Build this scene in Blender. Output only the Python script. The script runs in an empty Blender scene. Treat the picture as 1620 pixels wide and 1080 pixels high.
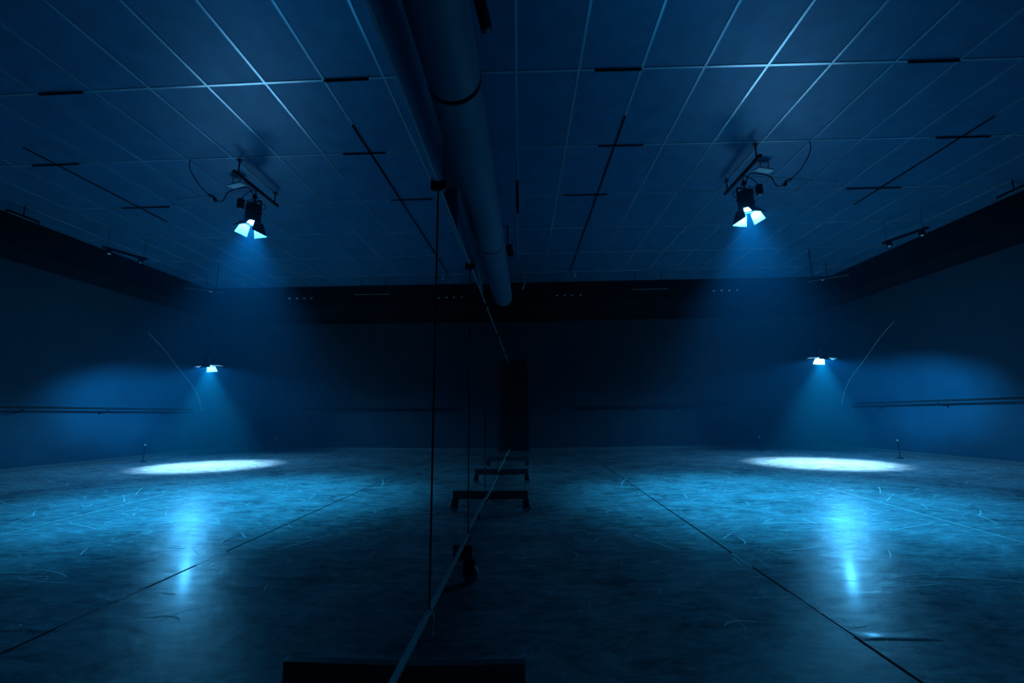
import bpy, bmesh, math, random
from mathutils import Vector, Matrix

scene = bpy.context.scene
COL = scene.collection
PI = math.pi
R = math.radians

# ------------------------------------------------------------------ camera
CAM_H = 1.0014
PITCH, YAW, ROLL, FPX = 0.16742, -0.01334, -0.01676, 687.4
cy, sy, cp, sp = math.cos(YAW), math.sin(YAW), math.cos(PITCH), math.sin(PITCH)
fwd = Vector((sy * cp, cy * cp, sp))
rgt = Vector((cy, -sy, 0.0))
upv = rgt.cross(fwd)
r2 = math.cos(ROLL) * rgt + math.sin(ROLL) * upv
u2 = -math.sin(ROLL) * rgt + math.cos(ROLL) * upv
cam_data = bpy.data.cameras.new('camera')
cam_data.sensor_width = 36.0
cam_data.lens = FPX / 1620.0 * 36.0
cam_data.clip_start = 0.02
cam = bpy.data.objects.new('camera', cam_data)
COL.objects.link(cam)
cam.matrix_world = Matrix(((r2.x, u2.x, -fwd.x, 0.0), (r2.y, u2.y, -fwd.y, 0.0),
                           (r2.z, u2.z, -fwd.z, CAM_H), (0, 0, 0, 1)))
scene.camera = cam

# ------------------------------------------------------------------ world, haze, exposure, light levels
world = bpy.data.worlds.new('world')
scene.world = world
world.use_nodes = True
wn = world.node_tree.nodes
wn['Background'].inputs['Color'].default_value = (0.0, 0.0, 0.0, 1)
wn['Background'].inputs['Strength'].default_value = 0.0
vol = wn.new('ShaderNodeVolumeScatter')
vol.inputs['Color'].default_value = (0.01, 0.56, 1.0, 1)
vol.inputs['Density'].default_value = 0.0098
vol.inputs['Anisotropy'].default_value = 0.2
world.node_tree.links.new(vol.outputs[0], wn['World Output'].inputs['Volume'])

vs = scene.view_settings
vs.view_transform = 'Standard'
vs.look = 'None'
vs.exposure = 0.0
vs.gamma = 1.0
vs.use_curve_mapping = False
cyc = scene.cycles
cyc.use_denoising = True
cyc.max_bounces = 8
cyc.diffuse_bounces = 4
cyc.glossy_bounces = 5
cyc.volume_bounces = 0
cyc.sample_clamp_indirect = 4.0
cyc.blur_glossy = 0.5

NEAR_COL, FAR_COL = (0.02, 0.47, 1.0), (0.30, 0.68, 1.0)
FAR_SPILL_COL = (0.07, 0.48, 1.0)
ADDED_SPOT_W, ADDED_SPOT_COL = 420.0, (0.01, 0.42, 1.0)
NEAR_W, NEAR_STRAY_W = 1400.0, 90.0
FAR_W, FAR_STRAY_W = 2000.0, 280.0

# ------------------------------------------------------------------ materials
def mat(name, base, rough=0.6, metal=0.0, spec=0.5, noise=None, bump=None, emit=None):
    m = bpy.data.materials.new(name)
    m.use_nodes = True
    nt = m.node_tree
    b = nt.nodes['Principled BSDF']
    b.inputs['Base Color'].default_value = (*base, 1)
    b.inputs['Roughness'].default_value = rough
    b.inputs['Metallic'].default_value = metal
    b.inputs['Specular IOR Level'].default_value = spec
    tc = nt.nodes.new('ShaderNodeTexCoord')
    if noise:                                   # (scale, amount)
        n = nt.nodes.new('ShaderNodeTexNoise')
        n.inputs['Scale'].default_value = noise[0]
        n.inputs['Detail'].default_value = 6
        nt.links.new(tc.outputs['Object'], n.inputs['Vector'])
        mx = nt.nodes.new('ShaderNodeMix')
        mx.data_type = 'RGBA'
        a = noise[1]
        mx.inputs['A'].default_value = (*[c * (1 - a) for c in base], 1)
        mx.inputs['B'].default_value = (*[min(1, c * (1 + a)) for c in base], 1)
        nt.links.new(n.outputs['Fac'], mx.inputs['Factor'])
        nt.links.new(mx.outputs['Result'], b.inputs['Base Color'])
    if bump:                                    # (scale, strength, distance)
        n2 = nt.nodes.new('ShaderNodeTexNoise')
        n2.inputs['Scale'].default_value = bump[0]
        n2.inputs['Detail'].default_value = 5
        nt.links.new(tc.outputs['Object'], n2.inputs['Vector'])
        bp = nt.nodes.new('ShaderNodeBump')
        bp.inputs['Strength'].default_value = bump[1]
        bp.inputs['Distance'].default_value = bump[2]
        nt.links.new(n2.outputs['Fac'], bp.inputs['Height'])
        nt.links.new(bp.outputs['Normal'], b.inputs['Normal'])
    if emit:
        b.inputs['Emission Color'].default_value = (*emit[0], 1)
        b.inputs['Emission Strength'].default_value = emit[1]
    return m

def floor_material():
    m = bpy.data.materials.new('dance_vinyl')
    m.use_nodes = True
    nt = m.node_tree
    L = nt.links.new
    b = nt.nodes['Principled BSDF']
    tc = nt.nodes.new('ShaderNodeTexCoord')
    def mapped(sc, rz=0.0):
        mp = nt.nodes.new('ShaderNodeMapping')
        mp.inputs['Scale'].default_value = sc
        mp.inputs['Rotation'].default_value = (0, 0, rz)
        L(tc.outputs['Object'], mp.inputs['Vector'])
        return mp.outputs['Vector']
    def noise(vec, scale, detail=6, dist=0.0, rough=0.6):
        n = nt.nodes.new('ShaderNodeTexNoise')
        n.inputs['Scale'].default_value = scale
        n.inputs['Detail'].default_value = detail
        n.inputs['Roughness'].default_value = rough
        n.inputs['Distortion'].default_value = dist
        L(vec, n.inputs['Vector'])
        return n.outputs['Fac']
    def math_(op, a, bb=None, clamp=False):
        n = nt.nodes.new('ShaderNodeMath')
        n.operation = op
        n.use_clamp = clamp
        for i, v in enumerate((a, bb)):
            if v is None: continue
            if isinstance(v, (int, float)): n.inputs[i].default_value = v
            else: L(v, n.inputs[i])
        return n.outputs[0]
    def hair(vec, scale, dist, width):                     # thin curved hairline scratches
        n = noise(vec, scale, 2, dist, 0.4)
        d = math_('ABSOLUTE', math_('SUBTRACT', n, 0.5))
        return math_('SUBTRACT', 1.0, math_('DIVIDE', d, width), True)
    v1 = mapped((1, 1, 1))
    v2 = mapped((0.55, 1.2, 1), 0.25)
    v3 = mapped((0.5, 1.3, 1), -0.75)
    v4 = mapped((1.5, 0.3, 1), 0.35)
    grime = noise(v1, 1.1, 8, 0.6, 0.65)
    brush = noise(v2, 7.0, 12, 1.6, 0.78)
    brush2 = noise(v3, 4.0, 12, 2.2, 0.74)
    fine = noise(v1, 60.0, 4, 0.0, 0.7)
    scr = math_('MAXIMUM', hair(v3, 2.6, 0.6, 0.006), math_('MAXIMUM', hair(v2, 3.4, 0.4, 0.005), hair(v4, 2.2, 0.8, 0.005)))
    mask = math_('MULTIPLY', math_('SUBTRACT', noise(v1, 2.3, 3, 0.0), 0.47), 6.0, True)
    scr = math_('MULTIPLY', scr, mask)
    tone = math_('ADD', math_('MULTIPLY', grime, 0.35), math_('ADD', math_('MULTIPLY', brush, 0.45), math_('MULTIPLY', brush2, 0.45)))
    tone = math_('ADD', tone, math_('MULTIPLY', fine, 0.12))
    ramp = nt.nodes.new('ShaderNodeValToRGB')
    ramp.color_ramp.elements[0].position = 0.52
    ramp.color_ramp.elements[0].color = (0.007, 0.012, 0.018, 1)
    ramp.color_ramp.elements[1].position = 0.86
    ramp.color_ramp.elements[1].color = (0.48, 0.52, 0.55, 1)
    L(tone, ramp.inputs['Fac'])
    mx = nt.nodes.new('ShaderNodeMix')
    mx.data_type = 'RGBA'
    L(math_('MULTIPLY', scr, 0.55), mx.inputs['Factor'])
    L(ramp.outputs['Color'], mx.inputs['A'])
    mx.inputs['B'].default_value = (0.5, 0.52, 0.54, 1)
    L(mx.outputs['Result'], b.inputs['Base Color'])
    rg = math_('ADD', 0.12, math_('MULTIPLY', brush, 0.26))
    L(rg, b.inputs['Roughness'])
    b.inputs['Specular IOR Level'].default_value = 0.11
    b.inputs['Coat Weight'].default_value = 0.08
    b.inputs['Coat Roughness'].default_value = 0.15
    h = math_('ADD', math_('MULTIPLY', noise(v1, 2.2, 3, 0.5, 0.5), 1.0), math_('MULTIPLY', brush, 0.16))
    h = math_('ADD', h, math_('MULTIPLY', brush2, 0.16))
    bp = nt.nodes.new('ShaderNodeBump')
    bp.inputs['Strength'].default_value = 0.55
    bp.inputs['Distance'].default_value = 0.018
    L(h, bp.inputs['Height'])
    L(bp.outputs['Normal'], b.inputs['Normal'])
    return m

M = dict(
    floor=floor_material(),
    seam=mat('seam_tape', (0.003, 0.004, 0.005), 0.7, spec=0.02),
    pale_seam=mat('pale_tape_and_highlight', (0.72, 0.74, 0.76), 0.35, noise=(9, 0.3)),
    scuff=mat('pale_scuff', (0.70, 0.73, 0.76), 0.5),
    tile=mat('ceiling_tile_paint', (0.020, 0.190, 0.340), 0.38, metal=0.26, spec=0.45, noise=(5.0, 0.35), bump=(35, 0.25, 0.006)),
    tbar=mat('ceiling_bar_metal', (0.45, 0.66, 0.76), 0.20, metal=0.6),
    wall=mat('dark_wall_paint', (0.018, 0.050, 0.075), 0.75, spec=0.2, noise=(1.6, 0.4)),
    wall_lit=mat('right_wall_lit_tone', (0.013, 0.068, 0.112), 0.75, spec=0.2, noise=(1.6, 0.35)),  # wall paint lightened so the light patch on the right wall shows
    wall_lit_left=mat('left_wall_lit_tone', (0.080, 0.260, 0.400), 0.7, spec=0.2, noise=(1.6, 0.25)),  # wall paint lightened further, lit look of the left wall in its colour
    soffit=mat('matt_black_paint', (0.006, 0.008, 0.010), 0.9, spec=0.1),
    door=mat('black_door_paint', (0.008, 0.010, 0.012), 0.8, spec=0.1),
    base=mat('baseboard_paint', (0.10, 0.13, 0.15), 0.5),
    mirror=mat('mirror_silver', (0.90, 0.93, 0.94), 0.0, metal=1.0),
    trim=mat('dark_metal_trim', (0.10, 0.13, 0.15), 0.25, metal=0.8),
    edge=mat('green_glass_edge', (0.38, 0.62, 0.60), 0.28, metal=0.25),
    foot=mat('satin_black_steel', (0.060, 0.072, 0.080), 0.30),
    black=mat('black_steel', (0.010, 0.011, 0.013), 0.45),
    matt=mat('matt_black_steel', (0.012, 0.014, 0.016), 0.7, spec=0.2),
    chrome=mat('chrome', (0.75, 0.78, 0.80), 0.22, metal=1.0),
    wheel=mat('grey_rubber', (0.34, 0.40, 0.44), 0.40),
    duct=mat('painted_duct_metal', (0.070, 0.170, 0.250), 0.55, spec=0.35, noise=(2.5, 0.25)),
    white=mat('white_plastic', (0.88, 0.89, 0.90), 0.5),
    flap=mat('barn_door_inside', (0.62, 0.64, 0.66), 0.5),
    lens=mat('lamp_lens', (0.6, 0.7, 0.8), 0.2, emit=((0.35, 0.75, 1.0), 30.0)),
    lens_off=mat('unlit_lens', (0.80, 0.84, 0.86), 0.25),  # pale base colour stands in for glints on lenses and tips
)

# ------------------------------------------------------------------ mesh helpers
def obj(name, bm, m, parent=None, smooth=False, mats=None):
    me = bpy.data.meshes.new(name)
    bmesh.ops.recalc_face_normals(bm, faces=bm.faces)
    bm.to_mesh(me)
    bm.free()
    for mm in (mats or [m]): me.materials.append(mm)
    if smooth:
        for p in me.polygons: p.use_smooth = True
        if hasattr(me, 'set_sharp_from_angle'): me.set_sharp_from_angle(angle=R(35))
    o = bpy.data.objects.new(name, me)
    COL.objects.link(o)
    if parent: o.parent = parent
    return o

def BM(): return bmesh.new()

def box(bm, x0, x1, y0, y1, z0, z1, bevel=0.0, mi=0):
    vs_ = [bm.verts.new((x, y, z)) for x in (x0, x1) for y in (y0, y1) for z in (z0, z1)]
    f = [(0, 1, 3, 2), (4, 6, 7, 5), (0, 4, 5, 1), (2, 3, 7, 6), (0, 2, 6, 4), (1, 5, 7, 3)]
    fs = [bm.faces.new([vs_[i] for i in q]) for q in f]
    for q in fs: q.material_index = mi
    if bevel:
        es = list({e for q in fs for e in q.edges})
        bmesh.ops.bevel(bm, geom=es, offset=bevel, segments=2, affect='EDGES', profile=0.6)
    return vs_

def tube(bm, pts, r, seg=10, cap=True):
    pts = [Vector(p) for p in pts]
    rs = r if isinstance(r, (list, tuple)) else [r] * len(pts)
    rings = []
    ref = None
    for i, p in enumerate(pts):
        t = (pts[min(i + 1, len(pts) - 1)] - pts[max(i - 1, 0)]).normalized()
        if ref is None:
            ref = Vector((0, 0, 1)) if abs(t.z) < 0.9 else Vector((1, 0, 0))
        a = t.cross(ref).normalized()
        c = a.cross(t).normalized()
        ref = c
        rings.append([bm.verts.new(p + rs[i] * (math.cos(2 * PI * k / seg) * a + math.sin(2 * PI * k / seg) * c)) for k in range(seg)])
    for A, B in zip(rings, rings[1:]):
        for k in range(seg):
            bm.faces.new((A[k], A[(k + 1) % seg], B[(k + 1) % seg], B[k]))
    if cap:
        bm.faces.new(rings[0][::-1])
        bm.faces.new(rings[-1])

def lathe(bm, prof, seg=24, origin=(0, 0, 0), axis='z'):
    """prof: list of (radius, height)"""
    o = Vector(origin)
    def pt(rad, h, a):
        c, s = rad * math.cos(a), rad * math.sin(a)
        return o + (Vector((c, s, h)) if axis == 'z' else Vector((c, h, s)) if axis == 'y' else Vector((h, c, s)))
    rings = []
    for rad, h in prof:
        if rad < 1e-6: rings.append([bm.verts.new(pt(0, h, 0))])
        else: rings.append([bm.verts.new(pt(rad, h, 2 * PI * k / seg)) for k in range(seg)])
    for A, B in zip(rings, rings[1:]):
        for k in range(seg):
            k2 = (k + 1) % seg
            if len(A) == 1 and len(B) == 1: continue
            if len(A) == 1: bm.faces.new((A[0], B[k], B[k2]))
            elif len(B) == 1: bm.faces.new((A[k], A[k2], B[0]))
            else: bm.faces.new((A[k], A[k2], B[k2], B[k]))

def curve_pts(ctrl, n=16):
    """Catmull-Rom through the control points"""
    P = [Vector(c) for c in ctrl]
    P = [2 * P[0] - P[1]] + P + [2 * P[-1] - P[-2]]
    out = []
    for i in range(1, len(P) - 2):
        for k in range(n):
            t = k / n
            out.append(0.5 * ((2 * P[i]) + (P[i + 1] - P[i - 1]) * t + (2 * P[i - 1] - 5 * P[i] + 4 * P[i + 1] - P[i + 2]) * t * t
                              + (3 * P[i] - P[i - 1] - 3 * P[i + 1] + P[i + 2]) * t ** 3))
    out.append(P[-2])
    return out

def thing(name, label, cat, loc=(0, 0, 0), rz=0.0, group=None):
    o = bpy.data.objects.new(name, None)
    COL.objects.link(o)
    o.empty_display_size = 0.1
    o.location = loc
    o.rotation_euler = (0, 0, rz)
    return tag(o, label, cat, group)

def tag(o, label, cat, group=None):
    o['label'] = label
    o['category'] = cat
    if group: o['group'] = group
    return o

def struct(name, bm, m, smooth=False, parent=None):
    o = obj(name, bm, m, parent, smooth)
    if parent is None: o['kind'] = 'structure'
    return o

def copy_thing(root, loc, rz=0.0, label=None):
    r = root.copy()
    COL.objects.link(r)
    r.location = loc
    r.rotation_euler = (0, 0, rz)
    if label: r['label'] = label
    for ch in list(root.children):
        c = ch.copy()
        COL.objects.link(c)
        c.parent = r
        for g in list(ch.children):
            d = g.copy()
            COL.objects.link(d)
            d.parent = c
    return r

# ------------------------------------------------------------------ room shell
X0, X1, Y0, Y1, H = -0.85, 8.55, -2.5, 12.6, 4.252
GX, GY = 0.0361, 3.6848                  # a crossing of the ceiling grid
SOF_X, SOF_Y, SOF_Z = 7.75, 10.45, 3.72

bm = BM(); box(bm, X0 - .5, X1 + .1, Y0 - .1, Y1 + .1, -0.10, 0.0)
floor = struct('floor', bm, M['floor'])

bm = BM(); box(bm, X0 - .5, X1 + .1, Y0 - .1, Y1 + .1, H, H + 0.08)
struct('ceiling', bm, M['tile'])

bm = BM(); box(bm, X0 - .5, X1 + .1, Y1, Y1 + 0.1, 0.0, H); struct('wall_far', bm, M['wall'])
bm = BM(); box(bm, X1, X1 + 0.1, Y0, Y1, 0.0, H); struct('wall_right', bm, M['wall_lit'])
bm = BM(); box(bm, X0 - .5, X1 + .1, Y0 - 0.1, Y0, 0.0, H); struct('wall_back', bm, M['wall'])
# left wall behind the mirrors: flush part, a dark recess, then a shallow pilaster and flush again
bm = BM()
box(bm, X0 - 0.1, X0, Y0, 4.75, 0, H)
box(bm, X0 - 0.45, X0 - 0.40, 4.75, 5.85, 0, H)
box(bm, X0 - 0.45, X0, 4.70, 4.75, 0, H)
box(bm, X0 - 0.45, X0 + 0.02, 5.85, 6.0, 0, H)
box(bm, X0 - 0.1, X0 + 0.02, 6.0, 7.05, 0, H)
box(bm, X0 - 0.1, X0, 7.05, Y1, 0, H)
struct('wall_left', bm, M['wall_lit_left'])
bm = BM(); box(bm, X0 - .40, X0 - 0.36, 4.76, 5.84, 0, H - .002); struct('trim_3', bm, M['soffit'])

# black bulkheads that close the tiled ceiling at the far side and along the right wall
bm = BM(); box(bm, X0, X1, SOF_Y, Y1, SOF_Z, H - .003); struct('trim_1', bm, M['soffit'])
bm = BM(); box(bm, SOF_X, X1, Y0, SOF_Y, SOF_Z, H - .003); struct('trim_2', bm, M['soffit'])
bm = BM(); box(bm, 0.3, X1 - .02, Y1 - 0.018, Y1, 0.0, 0.07, 0.004); struct('baseboard_far', bm, M['base'])
bm = BM(); box(bm, X1 - 0.018, X1, Y0, Y1 - .02, 0.0, 0.07, 0.004); struct('baseboard_right', bm, M['base'])

# ceiling grid: long bars and cross bars of the suspended ceiling
bm = BM()
w = 0.012
for i in range(-1, 13):
    x = GX + 0.6 * i
    if x < SOF_X - .02: box(bm, x - w, x + w, Y0, SOF_Y, H - 0.007, H - 0.0005)
for j in range(-5, 6):
    y = GY + 1.2 * j
    if y < SOF_Y: box(bm, X0, SOF_X, y - w, y + w, H - 0.0066, H - 0.0005)
struct('trim_4', bm, M['tbar'])
# stretches of the grid where a black track is clipped over the bars
bm = BM()
def track(x0, y0, x1, y1):
    if abs(x1 - x0) < 1e-6: box(bm, x0 - .008, x0 + .008, y0, y1, H - .020, H - .008)
    else: box(bm, x0, x1, y0 - .008, y0 + .008, H - .021, H - .0085)
for a in ((GX + 1.2, 4.35, GX + 1.2, 9.6), (GX + 5.4, 4.5, GX + 5.4, 6.6)): track(*a)
for a in ((GX + .75, GY, GX + 1.2, GY), (GX + 3.72, GY, GX + 4.2, GY), (GX + 1.0, GY + 1.2, GX + 1.55, GY + 1.2),
          (GX + 5.1, GY + 1.2, GX + 5.75, GY + 1.2), (GX + .7, GY + 2.4, GX + 1.35, GY + 2.4), (GX + 4.9, GY + 2.4, GX + 5.7, GY + 2.4)): track(*a)
# (GX+3.72 is the stretch by the sixth bar)
struct('trim_5', bm, M['soffit'])

# dark door in the far wall at the end of the mirrors
bm = BM(); box(bm, -0.62, 0.26, Y1 - 0.05, Y1 - 0.002, 0.0, 2.55, 0.004)
d1 = struct('door_1', bm, M['door'])
bm = BM(); tube(bm, [(0.17, Y1 - .05, 1.05), (0.17, Y1 - .10, 1.05), (0.06, Y1 - .10, 1.05)], 0.010, 8)
obj('door_handle', bm, M['black'], d1, True)

# ------------------------------------------------------------------ floor seams, wrinkle and scuffs
bm = BM()
def strip(bm, pts, wd, z):
    pts = [Vector((p[0], p[1], z)) for p in pts]
    vs_ = []
    for i, p in enumerate(pts):
        t = (pts[min(i + 1, len(pts) - 1)] - pts[max(i - 1, 0)]).normalized()
        n = Vector((-t.y, t.x, 0))
        k = wd * (0.35 + 0.65 * math.sin(PI * (i + .5) / len(pts))) if wd < .006 else wd
        vs_.append((bm.verts.new(p + n * k / 2), bm.verts.new(p - n * k / 2)))
    for (a, b_), (c, d) in zip(vs_, vs_[1:]):
        bm.faces.new((a, b_, d, c))
seam = lambda y: 1.4286 + 0.0233 * y
strip(bm, [(seam(y), y) for y in (-2, 2, 4, 8, 12)], 0.014, 0.0012)
o = obj('floor_seam', bm, M['seam'], floor)
bm = BM()
strip(bm, [(seam(y) - .009, y) for y in (2.15, 2.3, 2.5, 2.65)], 0.007, 0.0016)  # specular highlight along the seam, drawn as a pale strip
strip(bm, [(seam(y) - .003, y) for y in (3.05, 3.2, 3.34)], 0.010, 0.0018)
strip(bm, [(3.36 + 0.108 * y, y) for y in (1.0, 2.5, 3.5, 4.4, 5.2, 5.9)], 0.012, 0.0014)
obj('worn_tape_and_highlight', bm, M['pale_seam'], floor)
# wrinkle in the vinyl beside the seam
bm = BM()
nx, ny = 24, 14
g = {}
for i in range(nx + 1):
    for j in range(ny + 1):
        u, v = i / nx, j / ny
        hgt = 0.0045 * math.sin(PI * min(1, u * 1.02)) ** 0.5 * math.sin(PI * v ** 0.45) ** 2 * (1 - .6 * u)
        g[i, j] = bm.verts.new((1.49 + 0.34 * u, 2.15 + 0.08 * (v - .3) - .01 * u, 0.0008 + max(0, hgt)))
for i in range(nx):
    for j in range(ny):
        bm.faces.new((g[i, j], g[i + 1, j], g[i + 1, j + 1], g[i, j + 1]))
obj('vinyl_wrinkle', bm, M['floor'], floor, True)

rng = random.Random(11)
bm = BM()
for k in range(420):
    x, y = rng.uniform(0.3, 6.6), rng.uniform(2.0, 9.0)
    if rng.random() < .3 and y > 4: x, y = rng.uniform(3.2, 5.6), rng.uniform(3.6, 6.6)
    a = rng.choice((rng.gauss(0.1, 0.35), rng.uniform(0, PI)))
    ln = rng.choice((rng.uniform(.05, .25), rng.uniform(.2, .8)))
    cv = rng.gauss(0, 1.0) / max(ln, .15) * .35
    if rng.random() < .18: ln, cv = rng.uniform(.12, .3), rng.choice((-1, 1)) * rng.uniform(6, 12)
    n = 10
    px, py, pts = x, y, []
    for i in range(n):
        pts.append((px, py))
        px += math.cos(a) * ln / n; py += math.sin(a) * ln / n
        a += cv * ln / n
    strip(bm, pts, rng.uniform(.0025, .0085), 0.0010 + 0.00003 * (k % 17))
sc_ = obj('scuff_marks', bm, M['scuff'], floor)
sc_['kind'] = 'stuff'

# ------------------------------------------------------------------ mirror row
MN = Vector((0.99972, -0.02216, -0.00812)).normalized()
MOFF = -0.41799 + MN.z * CAM_H          # plane MN . p = MOFF, p from the floor
def mx(y, z): return (MOFF - MN.y * y - MN.z * z) / MN.x
ZB, ZT = 0.225, 2.10
def slab(bm, ya, yb, za, zb, d0, d1, mi=0):
    """box following the mirror plane, from d0 to d1 in front of it"""
    c = []
    for d in (d0, d1):
        for y in (ya, yb):
            for z in (za, zb):
                c.append(bm.verts.new((mx(y, z) + d, y, z)))
    for q in ((0, 1, 3, 2), (4, 6, 7, 5), (0, 4, 5, 1), (2, 3, 7, 6), (0, 2, 6, 4), (1, 5, 7, 3)):
        f = bm.faces.new([c[i] for i in q]); f.material_index = mi

def mirror_unit(ya, yb, foot_y, label, zb=ZB, bracket=True, front=0.47):
    yc = (ya + yb) / 2
    t = thing('rolling_mirror', label, 'mirror', (mx(yc, 0), yc, 0), 0, 'mirror row')
    off = Matrix.Translation(-Vector(t.location))
    def part(name, bm, m, smooth=False, parent=None):
        bm.transform(off)
        return obj(name, bm, m, parent or t, smooth)
    g_ = 0.004
    bm = BM(); slab(bm, ya + g_, yb - g_, zb, ZT, -0.006, 0.0)
    part('mirror_glass', bm, M['mirror'])
    bm = BM(); slab(bm, ya + g_, yb - g_, zb - 0.012, zb, -0.008, 0.010)
    part('bottom_rail', bm, M['edge'])
    bm = BM(); slab(bm, ya + g_, yb - g_, ZT, ZT + 0.006, -0.008, 0.003)
    part('top_rail', bm, M['edge'])
    bm = BM(); slab(bm, ya + .006, yb - .006, zb, ZT, -0.022, -0.007)
    part('backing_board', bm, M['matt'])
    bm = BM(); slab(bm, yb - 0.007, yb - 0.0005, zb, ZT, -0.010, 0.004)
    part('side_trim', bm, M['trim'])
    # post behind the glass that stands on the foot
    bm = BM(); slab(bm, foot_y - .02, foot_y + .02, 0.17, 1.9, -0.064, -0.023)
    part('post', bm, M['matt'])
    # foot beam with casters at both ends
    xm = mx(foot_y, 0.2)
    bm = BM(); box(bm, xm - 0.42, xm + front - .075, foot_y - 0.018, foot_y + 0.018, 0.133, 0.215, 0.004)
    part('foot_beam', bm, M['foot'])
    for s, xx in ((1, xm + front - .11), (-1, xm - 0.36)):
        if s == 1 and front < .1: continue
        bm = BM()
        lathe(bm, [(0, 0.133), (0.026, 0.133), (0.026, 0.129), (0.012, 0.127), (0.012, 0.12)], 12, (xx, foot_y, 0))
        for dy in (-0.019, 0.019):
            box(bm, xx - .02, xx + .045, foot_y + dy - .0025, foot_y + dy + .0025, 0.045, 0.125)
        box(bm, xx - .02, xx + .03, foot_y - .0215, foot_y + .0215, 0.118, 0.126)
        fk = part('caster_fork', bm, M['black'])
        bm = BM()
        lathe(bm, [(0, -0.014), (0.035, -0.014), (0.047, -0.012), (0.050, -0.006), (0.050, 0.006), (0.047, 0.012), (0.035, 0.014), (0, 0.014)],
              24, (xx + .022, foot_y, 0.0505), 'y')
        bm.transform(off)
        wh = obj('caster_wheel', bm, M['wheel'], fk, True)
    # joint bracket on the top edge with bolts
    if bracket:
        xt = mx(yb, ZT)
        bm = BM(); box(bm, xt - 0.040, xt + 0.036, yb - .014, yb + .010, ZT - 0.030, ZT + 0.014, 0.003)
        br = part('joint_bracket', bm, M['matt'])
        for dx in (-0.030, 0.028):
            for dz in (-0.036, 0.020):
                bm = BM(); lathe(bm, [(0, 0), (0.005, 0.002), (0.006, 0.008), (0.005, 0.014), (0, 0.016)], 10, (xt + dx, yb - .016, ZT + dz - .008))
                bm.transform(off)
                obj('bolt', bm, M['chrome'], br, True)
        # clamp under the bottom rail
        xb = mx(yb, zb)
        bm = BM()
        box(bm, xb - .004, xb + .022, yb - .02, yb + .014, zb - .045, zb - .013, .003)
        lathe(bm, [(0, -.10), (.008, -.10), (.008, -.088), (.004, -.086), (.004, -.045), (0, -.045)], 10, (xb + .012, yb, zb))
        part('hinge_clamp', bm, M['chrome'], True)
    return t

mirror_unit(-0.35, 1.93, 1.56, 'largest rolling mirror panel, nearest the camera, with black foot beam at the bottom edge')
mirror_unit(1.93, 3.08, 2.85, 'narrow rolling mirror panel directly behind the nearest one, second in the row', front=0.135)
mirror_unit(3.08, 4.22, 3.95, 'rolling mirror panel third from the front, its bottom edge starting a step higher', zb=0.25, front=0.06)
mirror_unit(4.22, 5.93, 4.77, 'rolling mirror panel fourth from the front, its foot caster out in the aisle')
mirror_unit(5.93, 7.6, 6.66, 'rolling mirror panel fifth from the front, its foot caster farther down the aisle', zb=0.27)
mirror_unit(7.6, 9.35, 8.6, 'last rolling mirror panel in the row, closest to the dark far door', zb=0.29)

# ------------------------------------------------------------------ air duct
DX, DZ, DR = -0.474, 3.557, 0.205
t = thing('air_duct', 'long round ventilation duct under the ceiling above the mirror row', 'duct', (DX + 0.022, 3, DZ), -0.023)
def duct_len(a, b, r_): 
    bm = BM(); lathe(bm, [(r_, a - 3), (r_, b - 3)], 48, (0, 0, 0), 'y'); return bm
obj('duct_pipe', duct_len(-1.4, 2.95, DR), M['duct'], t, True)
obj('duct_pipe', duct_len(2.97, 6.1, DR * 1.012), M['duct'], t, True)
bm = duct_len(6.12, 9.25, DR)
lathe(bm, [(0, 6.25), (DR, 6.25)], 48, (0, 0, 0), 'y')
obj('duct_pipe', bm, M['duct'], t, True)
for yy in (2.96, 6.11):
    bm = BM(); lathe(bm, [(DR - .004, yy - 3 - .03), (DR + .003, yy - 3 - .02), (DR + .003, yy - 3 + .02), (DR - .004, yy - 3 + .03)], 48, (0, 0, 0), 'y')
    obj('duct_joint', bm, M['soffit'], t, True)
for yy in (0.6, 4.4, 8.2):
    for sx in (-.12, .12):
        bm = BM(); tube(bm, [(sx, yy - 3, .17), (sx, yy - 3, H - DZ - .002)], .006, 8)
        obj('hanger_rod', bm, M['matt'], t, True)

# ------------------------------------------------------------------ stage lamps
def spot(parent, name, loc, watts, col, ang, blend, rad):
    d = bpy.data.lights.new(name, 'SPOT')
    d.energy = watts; d.color = col; d.spot_size = ang; d.spot_blend = blend; d.shadow_soft_size = rad
    o = bpy.data.objects.new(name, d)
    COL.objects.link(o)
    o.parent = parent
    o.location = loc
    return o

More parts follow.
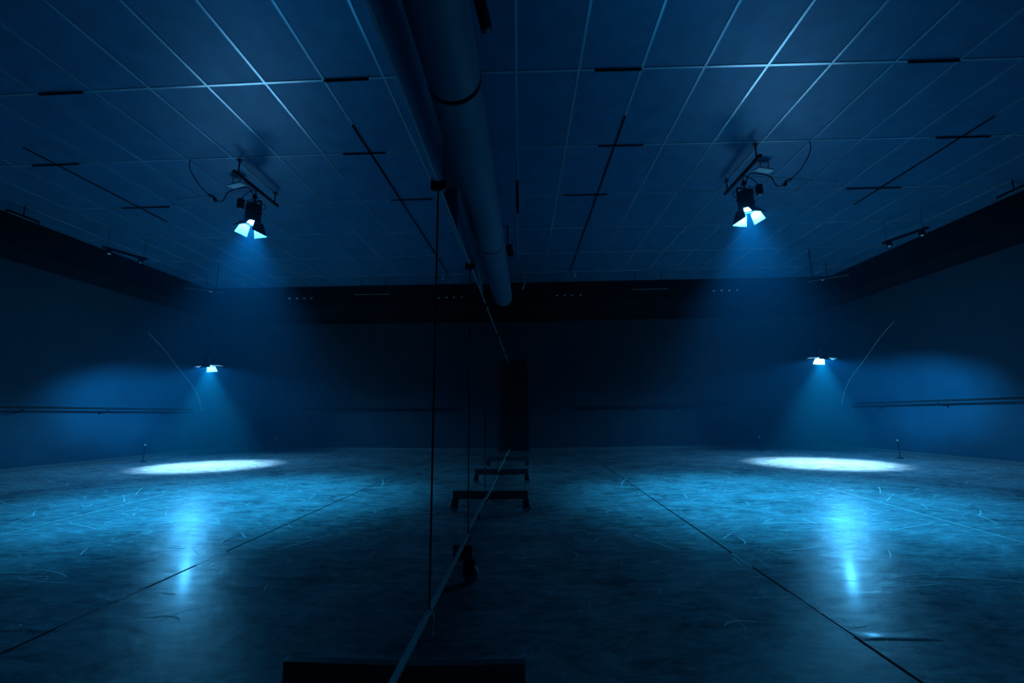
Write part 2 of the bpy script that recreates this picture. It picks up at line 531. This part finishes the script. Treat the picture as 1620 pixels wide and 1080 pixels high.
def stage_lamp(name, label, loc, rz, watts, stray, col, flares, cone, blend, scol=None, big=0.125, wide=None):
    """can hanging lens down; origin at the middle of the lens opening"""
    t = thing(name, label, 'stage lamp', loc, rz, 'lit stage lamps')
    bm = BM()
    lathe(bm, [(0.100, -0.012), (0.108, -0.012), (0.108, 0.0), (0.098, 0.004), (0.098, 0.200), (0.090, 0.215), (0.060, 0.222), (0, 0.222)], 32)
    for k in range(8):
        a = 2 * PI * k / 8
        tube(bm, [(0.085 * math.cos(a), 0.085 * math.sin(a), .21), (0.085 * math.cos(a), 0.085 * math.sin(a), .236)], .007, 6)
    lathe(bm, [(0.078, 0.240), (0.078, 0.252), (0, 0.252)], 20)
    can = obj('lamp_can', bm, M['black'], t, True)
    bm = BM(); lathe(bm, [(0, 0.030), (0.05, 0.026), (0.095, 0.020)], 32)
    obj('lens', bm, M['lens'], t, True)
    # yoke
    bm = BM()
    for s in (-1, 1):
        box(bm, s * 0.112 - .003, s * 0.112 + .003, -.014, .014, .09, .30)
        lathe(bm, [(0, -.008), (.016, -.008), (.018, 0), (.016, .008), (0, .008)], 12, (s * .122, 0, .12), 'x')
    box(bm, -.115, .115, -.014, .014, .294, .300)
    obj('yoke', bm, M['black'], t, True)
    bm = BM()
    lathe(bm, [(0, .300), (.010, .300), (.010, .345), (.024, .350), (.024, .40), (0, .40)], 12)
    box(bm, -.03, .03, -.018, .018, .345, .372, .003)
    obj('hook_clamp', bm, M['matt'], t, True)
    bm = BM()
    for k in range(4):
        a = k * 1.5 + 2.2
        tube(bm, curve_pts([(.09 * math.cos(a), .09 * math.sin(a), .20), (.14 * math.cos(a + .3), .14 * math.sin(a + .3), .25),
                            (.04 * math.cos(a + .8), .04 * math.sin(a + .8), .33)], 8), .005, 6)
    obj('lamp_lead', bm, M['black'], t, True)
    # four barn doors, black outside and pale inside
    for k, fl in enumerate(flares):
        a = k * PI / 2
        fr = Matrix.Rotation(a, 4, 'Z')
        c, s = math.cos(fl), math.sin(fl)
        bm = BM()
        def P(wd, ln, off): return Vector((0.106 + ln * s + off * c, wd, -0.012 - ln * c + off * s))
        ow = 0.125 if k == wide else 0.100
        shp = [(-.075, .004), (.075, .004), (ow, big), (-ow, big)]
        ins = [bm.verts.new(P(y_, l_, -.0008)) for y_, l_ in shp]
        out = [bm.verts.new(P(y_, l_, .0012)) for y_, l_ in shp]
        f = bm.faces.new(ins); f.material_index = 1
        bm.faces.new(out[::-1])
        for i in range(4):
            bm.faces.new((ins[i], ins[(i + 1) % 4], out[(i + 1) % 4], out[i]))
        tube(bm, [P(-.075, 0, 0), P(.075, 0, 0)], .004, 6)
        bm.transform(fr)
        obj('barn_door', bm, None, t, mats=[M['black'], M['flap']])
    spot(t, 'lamp_beam', (0, 0, 0.012), watts, col, cone, blend, 0.05)
    spot(t, 'lamp_spill', (0, 0, 0.000), stray, scol or col, R(172), 0.3, 0.035)
    return t

NL = (3.01, 5.335, 3.58)
stage_lamp('stage_lamp', 'black barn-door stage lamp on the ceiling bar, nearer of the two lit lamps', NL, R(10),
           NEAR_W, NEAR_STRAY_W, NEAR_COL, (R(26), R(20), R(8), R(44)), R(80), 0.9, big=0.155, wide=2)
FL = (5.97, 8.58, 2.02)
fl = stage_lamp('stage_lamp', 'glaring stage lamp hung low in the far right corner above the white floor pool', FL, R(-18),
           FAR_W, FAR_STRAY_W, FAR_COL, (R(84), R(30), R(84), R(64)), R(71), 0.65, FAR_SPILL_COL)
# the far lamp leans a little towards the mirrors; a straight drop pipe carries it
lean = R(5)
ax = Vector((-0.96 * math.sin(lean), 0.26 * math.sin(lean), -math.cos(lean)))
q = Vector((0, 0, -1)).rotation_difference(ax)
fl.rotation_euler = (q.to_matrix() @ Matrix.Rotation(R(-18), 3, 'Z')).to_euler()
bpy.context.view_layer.update()
inv = fl.matrix_world.inverted()
# added spot placed beside the can to brighten the patch on the right wall
added_spot = spot(fl, 'added_wall_spot', (0, 0, 0), ADDED_SPOT_W, ADDED_SPOT_COL, R(48), 0.9, 0.03)
added_spot.scale = (2.5, 1.0, 1.0)
src = Vector(FL) + Vector((0.135, 0.030, -0.035))
added_spot.location = inv @ src
added_spot.rotation_euler = (inv.to_3x3() @ (Vector((8.5, 9.7, 1.22)) - src)).to_track_quat('-Z', 'Y').to_euler()
top = fl.matrix_world @ Vector((0, 0, .385))
bm = BM(); tube(bm, [inv @ top, inv @ Vector((top.x, top.y, H - .004))], .010, 12)
obj('drop_pipe', bm, M['soffit'], fl, True)

# mounting bar, driver box, white plate, cables of the near lamp
t = thing('ceiling_bar', 'short black mounting bar under the ceiling that carries the nearer lit lamp', 'bar', (2.995, 5.35, 4.06))
bm = BM(); tube(bm, [(-.025, -.50, -.02), (.025, .50, .02)], .024, 14); obj('bar_tube', bm, M['black'], t, True)
for yy in (-.42, .42):
    bm = BM(); tube(bm, [(yy * .05, yy, 0), (yy * .05, yy, H - 4.06 - .008)], .009, 8)
    lathe(bm, [(.030, H - 4.06 - .02), (.030, H - 4.06 - .008)], 12, (yy * .05, yy, 0))
    obj('hanger_rod', bm, M['matt'], t, True)
bm = BM(); tube(bm, [(0, -.03, -.08), (0, -.03, .0)], .012, 8); obj('stem', bm, M['chrome'], t, True)

t = tag(obj('white_plate', BM(), M['white']), 'white flat plate under the ceiling beside the nearer lit lamp', 'plate')
bm = BM(); box(bm, -.115, .115, -.055, .055, -.012, .012, .004); bm.to_mesh(t.data); bm.free()
t.location = (3.31, 5.36, 4.15); t.rotation_euler = (R(8), R(4), R(12))
for sx in (-.06, .06):
    bm = BM(); tube(bm, [(sx, 0, .010), (sx, 0, H - 4.15)], .005, 6); obj('hanger_rod', bm, M['matt'], t)

t = thing('driver_box', 'small black power box hanging right of the nearer lit lamp', 'power box', (3.18, 5.30, 3.84))
bm = BM(); box(bm, -.035, .035, -.03, .03, -.065, .065, .006); obj('case', bm, M['black'], t, True)
bm = BM(); box(bm, -.028, .028, -.024, .024, -.080, -.066, .003); obj('cap', bm, M['wheel'], t)
bm = BM(); tube(bm, curve_pts([(-.01, 0, .064), (-.04, .01, .13), (-.13, .02, .20), (-.16, .03, .22)], 8), .006, 8); obj('bracket_arm', bm, M['black'], t, True)

bm = BM()
tube(bm, curve_pts([(3.62, 4.90, H - .004), (3.66, 4.96, 4.16), (3.60, 5.05, 4.0), (3.49, 5.10, 3.88), (3.45, 5.11, 3.84)], 10), .006, 8)
tube(bm, curve_pts([(3.39, 5.12, 3.80), (3.31, 5.14, 3.80), (3.25, 5.15, 3.93), (3.16, 5.24, 4.03), (3.08, 5.3, 4.06), (3.03, 5.34, 3.95)], 10), .007, 8)
cb = tag(obj('power_cable', bm, M['black'], None, True), 'thin black power cable looping from the ceiling to the nearer lit lamp', 'cable')
bm = BM(); tube(bm, [(3.475, 5.105, 3.87), (3.44, 5.11, 3.84), (3.415, 5.115, 3.82), (3.385, 5.12, 3.79)], [.016, .030, .030, .020], 12)
obj('plug', bm, M['black'], cb, True)
bm = BM(); tube(bm, [(3.452, 5.095, 3.835), (3.42, 5.10, 3.805)], [.024, .027], 10); obj('plug_sleeve', bm, M['white'], cb, True)

bm = BM()
tube(bm, curve_pts([(3.05, 5.5, 4.12), (3.5, 5.62, 4.20), (4.1, 5.75, 4.215), (4.6, 5.85, 4.235), (4.64, 5.86, H - .004)], 8), .005, 6)
tag(obj('ceiling_wire', bm, M['tbar'], None, True), 'thin pale wire running right along the ceiling from the nearer lamp', 'wire')

# ------------------------------------------------------------------ unlit lamp bars high up along the far side and right side
def par_bar(label, loc, rz, n, spacing, big=False):
    t = thing('lamp_bar', label, 'lamp bar', loc, rz, 'unlit lamp bars under the ceiling edge')
    L_ = spacing * (n - 1) / 2 + .10
    bm = BM(); box(bm, -L_, L_, -.02, .02, .05, .09, .004); obj('bar_body', bm, M['soffit'], t)
    for s in (-1, 1):
        bm = BM(); tube(bm, [(s * L_ * .8, 0, .088), (s * L_ * .8, 0, H - loc[2] - .0)], .004, 8)
        obj('hanger_rod', bm, M['soffit'], t, True)
    for k in range(n):
        x = (k - (n - 1) / 2) * spacing
        bm = BM(); lathe(bm, [(0, .05), (.035, .05), (.042, .03), (.046, -.02), (.040, -.02), (.038, 0), (0, 0)], 16, (x, 0, 0))
        h = obj('lamp_head', bm, M['soffit'], t, True)
        bm = BM(); lathe(bm, [(0, -.034), (.014, -.030), (.024, -.018), (.026, -.002), (0, -.002)], 14, (x, 0, -.004))
        obj('lens', bm, M['lens_off'], h, True)
    return t
par_bar('black bar of four unlit lamps under the ceiling edge, right of the far centre', (4.79, 9.72, 3.76), 0, 4, .18)
par_bar('black bar of four unlit lamps under the ceiling edge, just right of the duct end', (1.19, 9.72, 3.72), 0, 4, .18)
par_bar('unlit two-lamp bar high on the right, closer to camera than the far corner', (6.55, 7.03, 3.80), R(-72), 2, .48)

t = thing('lighting_batten', 'plain black batten without lamps under the ceiling edge between the four-lamp bars', 'batten', (3.08, 9.82, 3.83))
bm = BM(); box(bm, -.42, .42, -.03, .03, .0, .05, .004); obj('batten_body', bm, M['soffit'], t)
bm = BM(); box(bm, -.40, .42, -.032, -.022, -.006, .0); obj('edge_strip', bm, M['edge'], t)
for s in (-.3, .3):
    bm = BM(); tube(bm, [(s, 0, .05), (s, 0, H - 3.83)], .008, 8); obj('hanger_rod', bm, M['matt'], t, True)
t = thing('lighting_batten', 'slanting batten with one bright stud in the far right ceiling corner', 'batten', (6.93, 9.42, 3.88), R(-38))
bm = BM(); box(bm, -.38, .38, -.02, .02, .0, .04, .004); obj('batten_body', bm, M['soffit'], t)
bm = BM(); box(bm, -.36, .38, -.022, -.012, -.006, .0); obj('edge_strip', bm, M['edge'], t)
bm = BM(); lathe(bm, [(0, -.03), (.02, -.02), (.024, 0), (0, 0)], 12, (-.10, 0, -.004)); obj('stud', bm, M['lens_off'], t, True)
bm = BM(); tube(bm, [(0, 0, .04), (0, 0, H - 3.88)], .008, 8); obj('hanger_rod', bm, M['matt'], t, True)

t = thing('lighting_batten', 'short batten end with a pale edge at the right border of the ceiling', 'batten', (7.22, 5.95, 4.06), R(90))
bm = BM(); box(bm, -.22, .22, -.02, .02, .0, .04, .004); obj('batten_body', bm, M['soffit'], t)
bm = BM(); box(bm, -.20, .20, .012, .022, -.006, .0); obj('edge_strip', bm, M['edge'], t)
bm = BM(); tube(bm, [(0, 0, .04), (0, 0, H - 4.06)], .008, 8); obj('hanger_rod', bm, M['soffit'], t, True)

# ------------------------------------------------------------------ small fittings hanging beside the duct
t = thing('pin_spot', 'small black tube spotlight with a shiny rim, hanging at the top beside the duct', 'spotlight', (-0.19, 2.82, 3.86))
bm = BM(); tube(bm, [(-.05, -.22, .10), (-.045, -.2, .09), (0, 0, -.0)], [.030, .044, .044], 18); obj('spot_body', bm, M['matt'], t, True)
bm = BM(); tube(bm, [(-.002, -.008, .004), (.004, .016, -.008)], [.046, .046], 18, True)
obj('rim', bm, M['chrome'], t, True)
bm = BM(); tube(bm, [(-.035, -.14, .09), (-.035, -.14, H - 3.86)], .012, 8); obj('stem', bm, M['matt'], t, True)

t = thing('hanging_tube', 'thin black tube hanging from the ceiling right of the duct, with a cable loop', 'tube', (0.03, 5.0, 3.45))
bm = BM(); tube(bm, [(0, 0, 0.0), (0, 0, .42)], .016, 12); obj('tube_body', bm, M['matt'], t, True)
bm = BM(); tube(bm, [(0, 0, .42), (0, 0, H - 3.45)], .005, 6); obj('hanger_wire', bm, M['tbar'], t, True)
bm = BM(); lathe(bm, [(0, .42), (.012, .424), (.012, .44), (0, .446)], 10); obj('end_cap', bm, M['lens_off'], t, True)
bm = BM(); tube(bm, curve_pts([(.012, 0, .41), (.05, .0, .33), (.10, .0, .16), (.09, 0, .02), (.05, 0, -.02), (.015, 0, .03)], 10), .004, 6); obj('cable_loop', bm, M['wheel'], t, True)

t = thing('clamp_lamp', 'small black lamp clamped beside the duct halfway along, unlit', 'spotlight', (-0.14, 7.1, 3.78))
bm = BM(); tube(bm, [(0, 0, .10), (.02, -.01, .08), (.05, -.03, -.08), (.05, -.03, -.10)], [.03, .06, .06, .05], 14); obj('spot_body', bm, M['matt'], t, True)
bm = BM(); tube(bm, [(0, 0, .08), (0, 0, H - 3.78)], .012, 8); obj('stem', bm, M['matt'], t, True)
for dx, dz in ((.075, .05), (.085, -.02), (.09, -.08)):
    bm = BM(); lathe(bm, [(0, 0), (.008, .004), (.008, .01), (0, .014)], 8, (dx, -.07, dz)); obj('bolt', bm, M['chrome'], t, True)

bm = BM()
tube(bm, curve_pts([(0.06, 8.9, H - .004), (0.08, 8.9, 3.95), (0.12, 8.9, 3.62), (0.17, 8.9, 3.78), (0.22, 8.9, 3.84), (.5, 9.2, 3.82), (.79, 9.70, 3.79)], 10), .007, 8)
cw = tag(obj('drooping_cable', bm, M['black'], None, True), 'cable drooping in a V from the ceiling near the end of the duct', 'cable')
bm = BM(); tube(bm, [(.115, 8.89, 3.66), (.125, 8.89, 3.61), (.15, 8.89, 3.68), (.185, 8.89, 3.80)], [.012, .016, .014, .012], 8); obj('connector', bm, M['tbar'], cw, True)

t = tag(obj('ceiling_hook', BM(), M['lens_off']), 'tiny pale hook at the far end of the black ceiling track', 'hook')
bm = BM(); tube(bm, [(0, 0, .12), (0, 0, .02), (.015, 0, 0), (.035, -.02, .012)], [.006, .01, .014, .01], 8); bm.to_mesh(t.data); bm.free()
t.location = (1.33, 9.6, H - .15)

# ------------------------------------------------------------------ things on the floor along the far and right walls
t = thing('floor_speaker', 'black upright loudspeaker box standing against the far wall left of the white floor pool', 'loudspeaker', (7.15, 12.32, 0))
bm = BM(); box(bm, -.19, .19, -.16, .16, 0.0, .76, .012); obj('cabinet', bm, M['soffit'], t)
bm = BM(); box(bm, -.165, .165, -.172, -.160, .05, .71, .004); obj('grille', bm, M['soffit'], t)

def short_stand(label, x, y, h):
    t = thing('short_stand', label, 'stand', (x, y, 0), 0, 'short black stands by the walls')
    bm = BM(); lathe(bm, [(0, 0), (.06, 0), (.06, .010), (.02, .022), (0, .022)], 20); obj('base_plate', bm, M['soffit'], t, True)
    bm = BM(); tube(bm, [(0, 0, .02), (0, 0, h - .02)], .007, 10); obj('post', bm, M['soffit'], t, True)
    bm = BM(); lathe(bm, [(0, h - .03), (.008, h - .028), (.013, h - .01), (.008, h + .004), (0, h + .006)], 10); obj('metal_tip', bm, M['lens_off'], t, True)
short_stand('short black stand with a pale metal tip, to the right of the white floor pool', 7.75, 9.25, .37)
short_stand('short black stand with a pale metal tip, to the left of the white floor pool', 6.15, 11.5, .36)

# pale cable swagged across the right wall behind the far lamp
bm = BM()
tube(bm, curve_pts([(8.53, 11.74, 1.12), (8.525, 11.55, 1.48), (8.52, 11.27, 1.80), (8.52, 10.78, 2.18), (8.52, 10.22, 2.64), (8.53, 9.77, 2.95)], 10), .008, 8)
tag(obj('wall_cable', bm, M['wheel'], None, True), 'thin pale cable rising in a curve across the right wall behind the far lamp', 'cable')

# ballet barres
def barre(label, a, b, nrm):
    a, b, nrm = Vector(a), Vector(b), Vector(nrm)
    t = thing('ballet_barre', label, 'barre', a)
    d = (b - a).normalized()
    bm = BM(); tube(bm, [nrm * .20, (b - a) + nrm * .20], .022, 14); obj('rail', bm, M['matt'], t, True)
    n = 4
    for k in range(n):
        p = d * ((b - a).length * (k + .5) / n)
        bm = BM(); tube(bm, curve_pts([p + nrm * .20, p + nrm * .19 - Vector((0, 0, .05)), p + nrm * .10 - Vector((0, 0, .09)), p + nrm * .002 - Vector((0, 0, .10))], 6), .011, 8)
        obj('wall_bracket', bm, M['matt'], t, True)
barre('dark ballet barre along the right wall, crossing the patch of spilled light', (X1, 5.0, 1.14), (X1, 11.2, 1.14), (-1, 0, 0))
barre('dark ballet barre along the far wall left of the far lamp', (1.6, Y1, 1.17), (6.0, Y1, 1.17), (0, -1, 0))
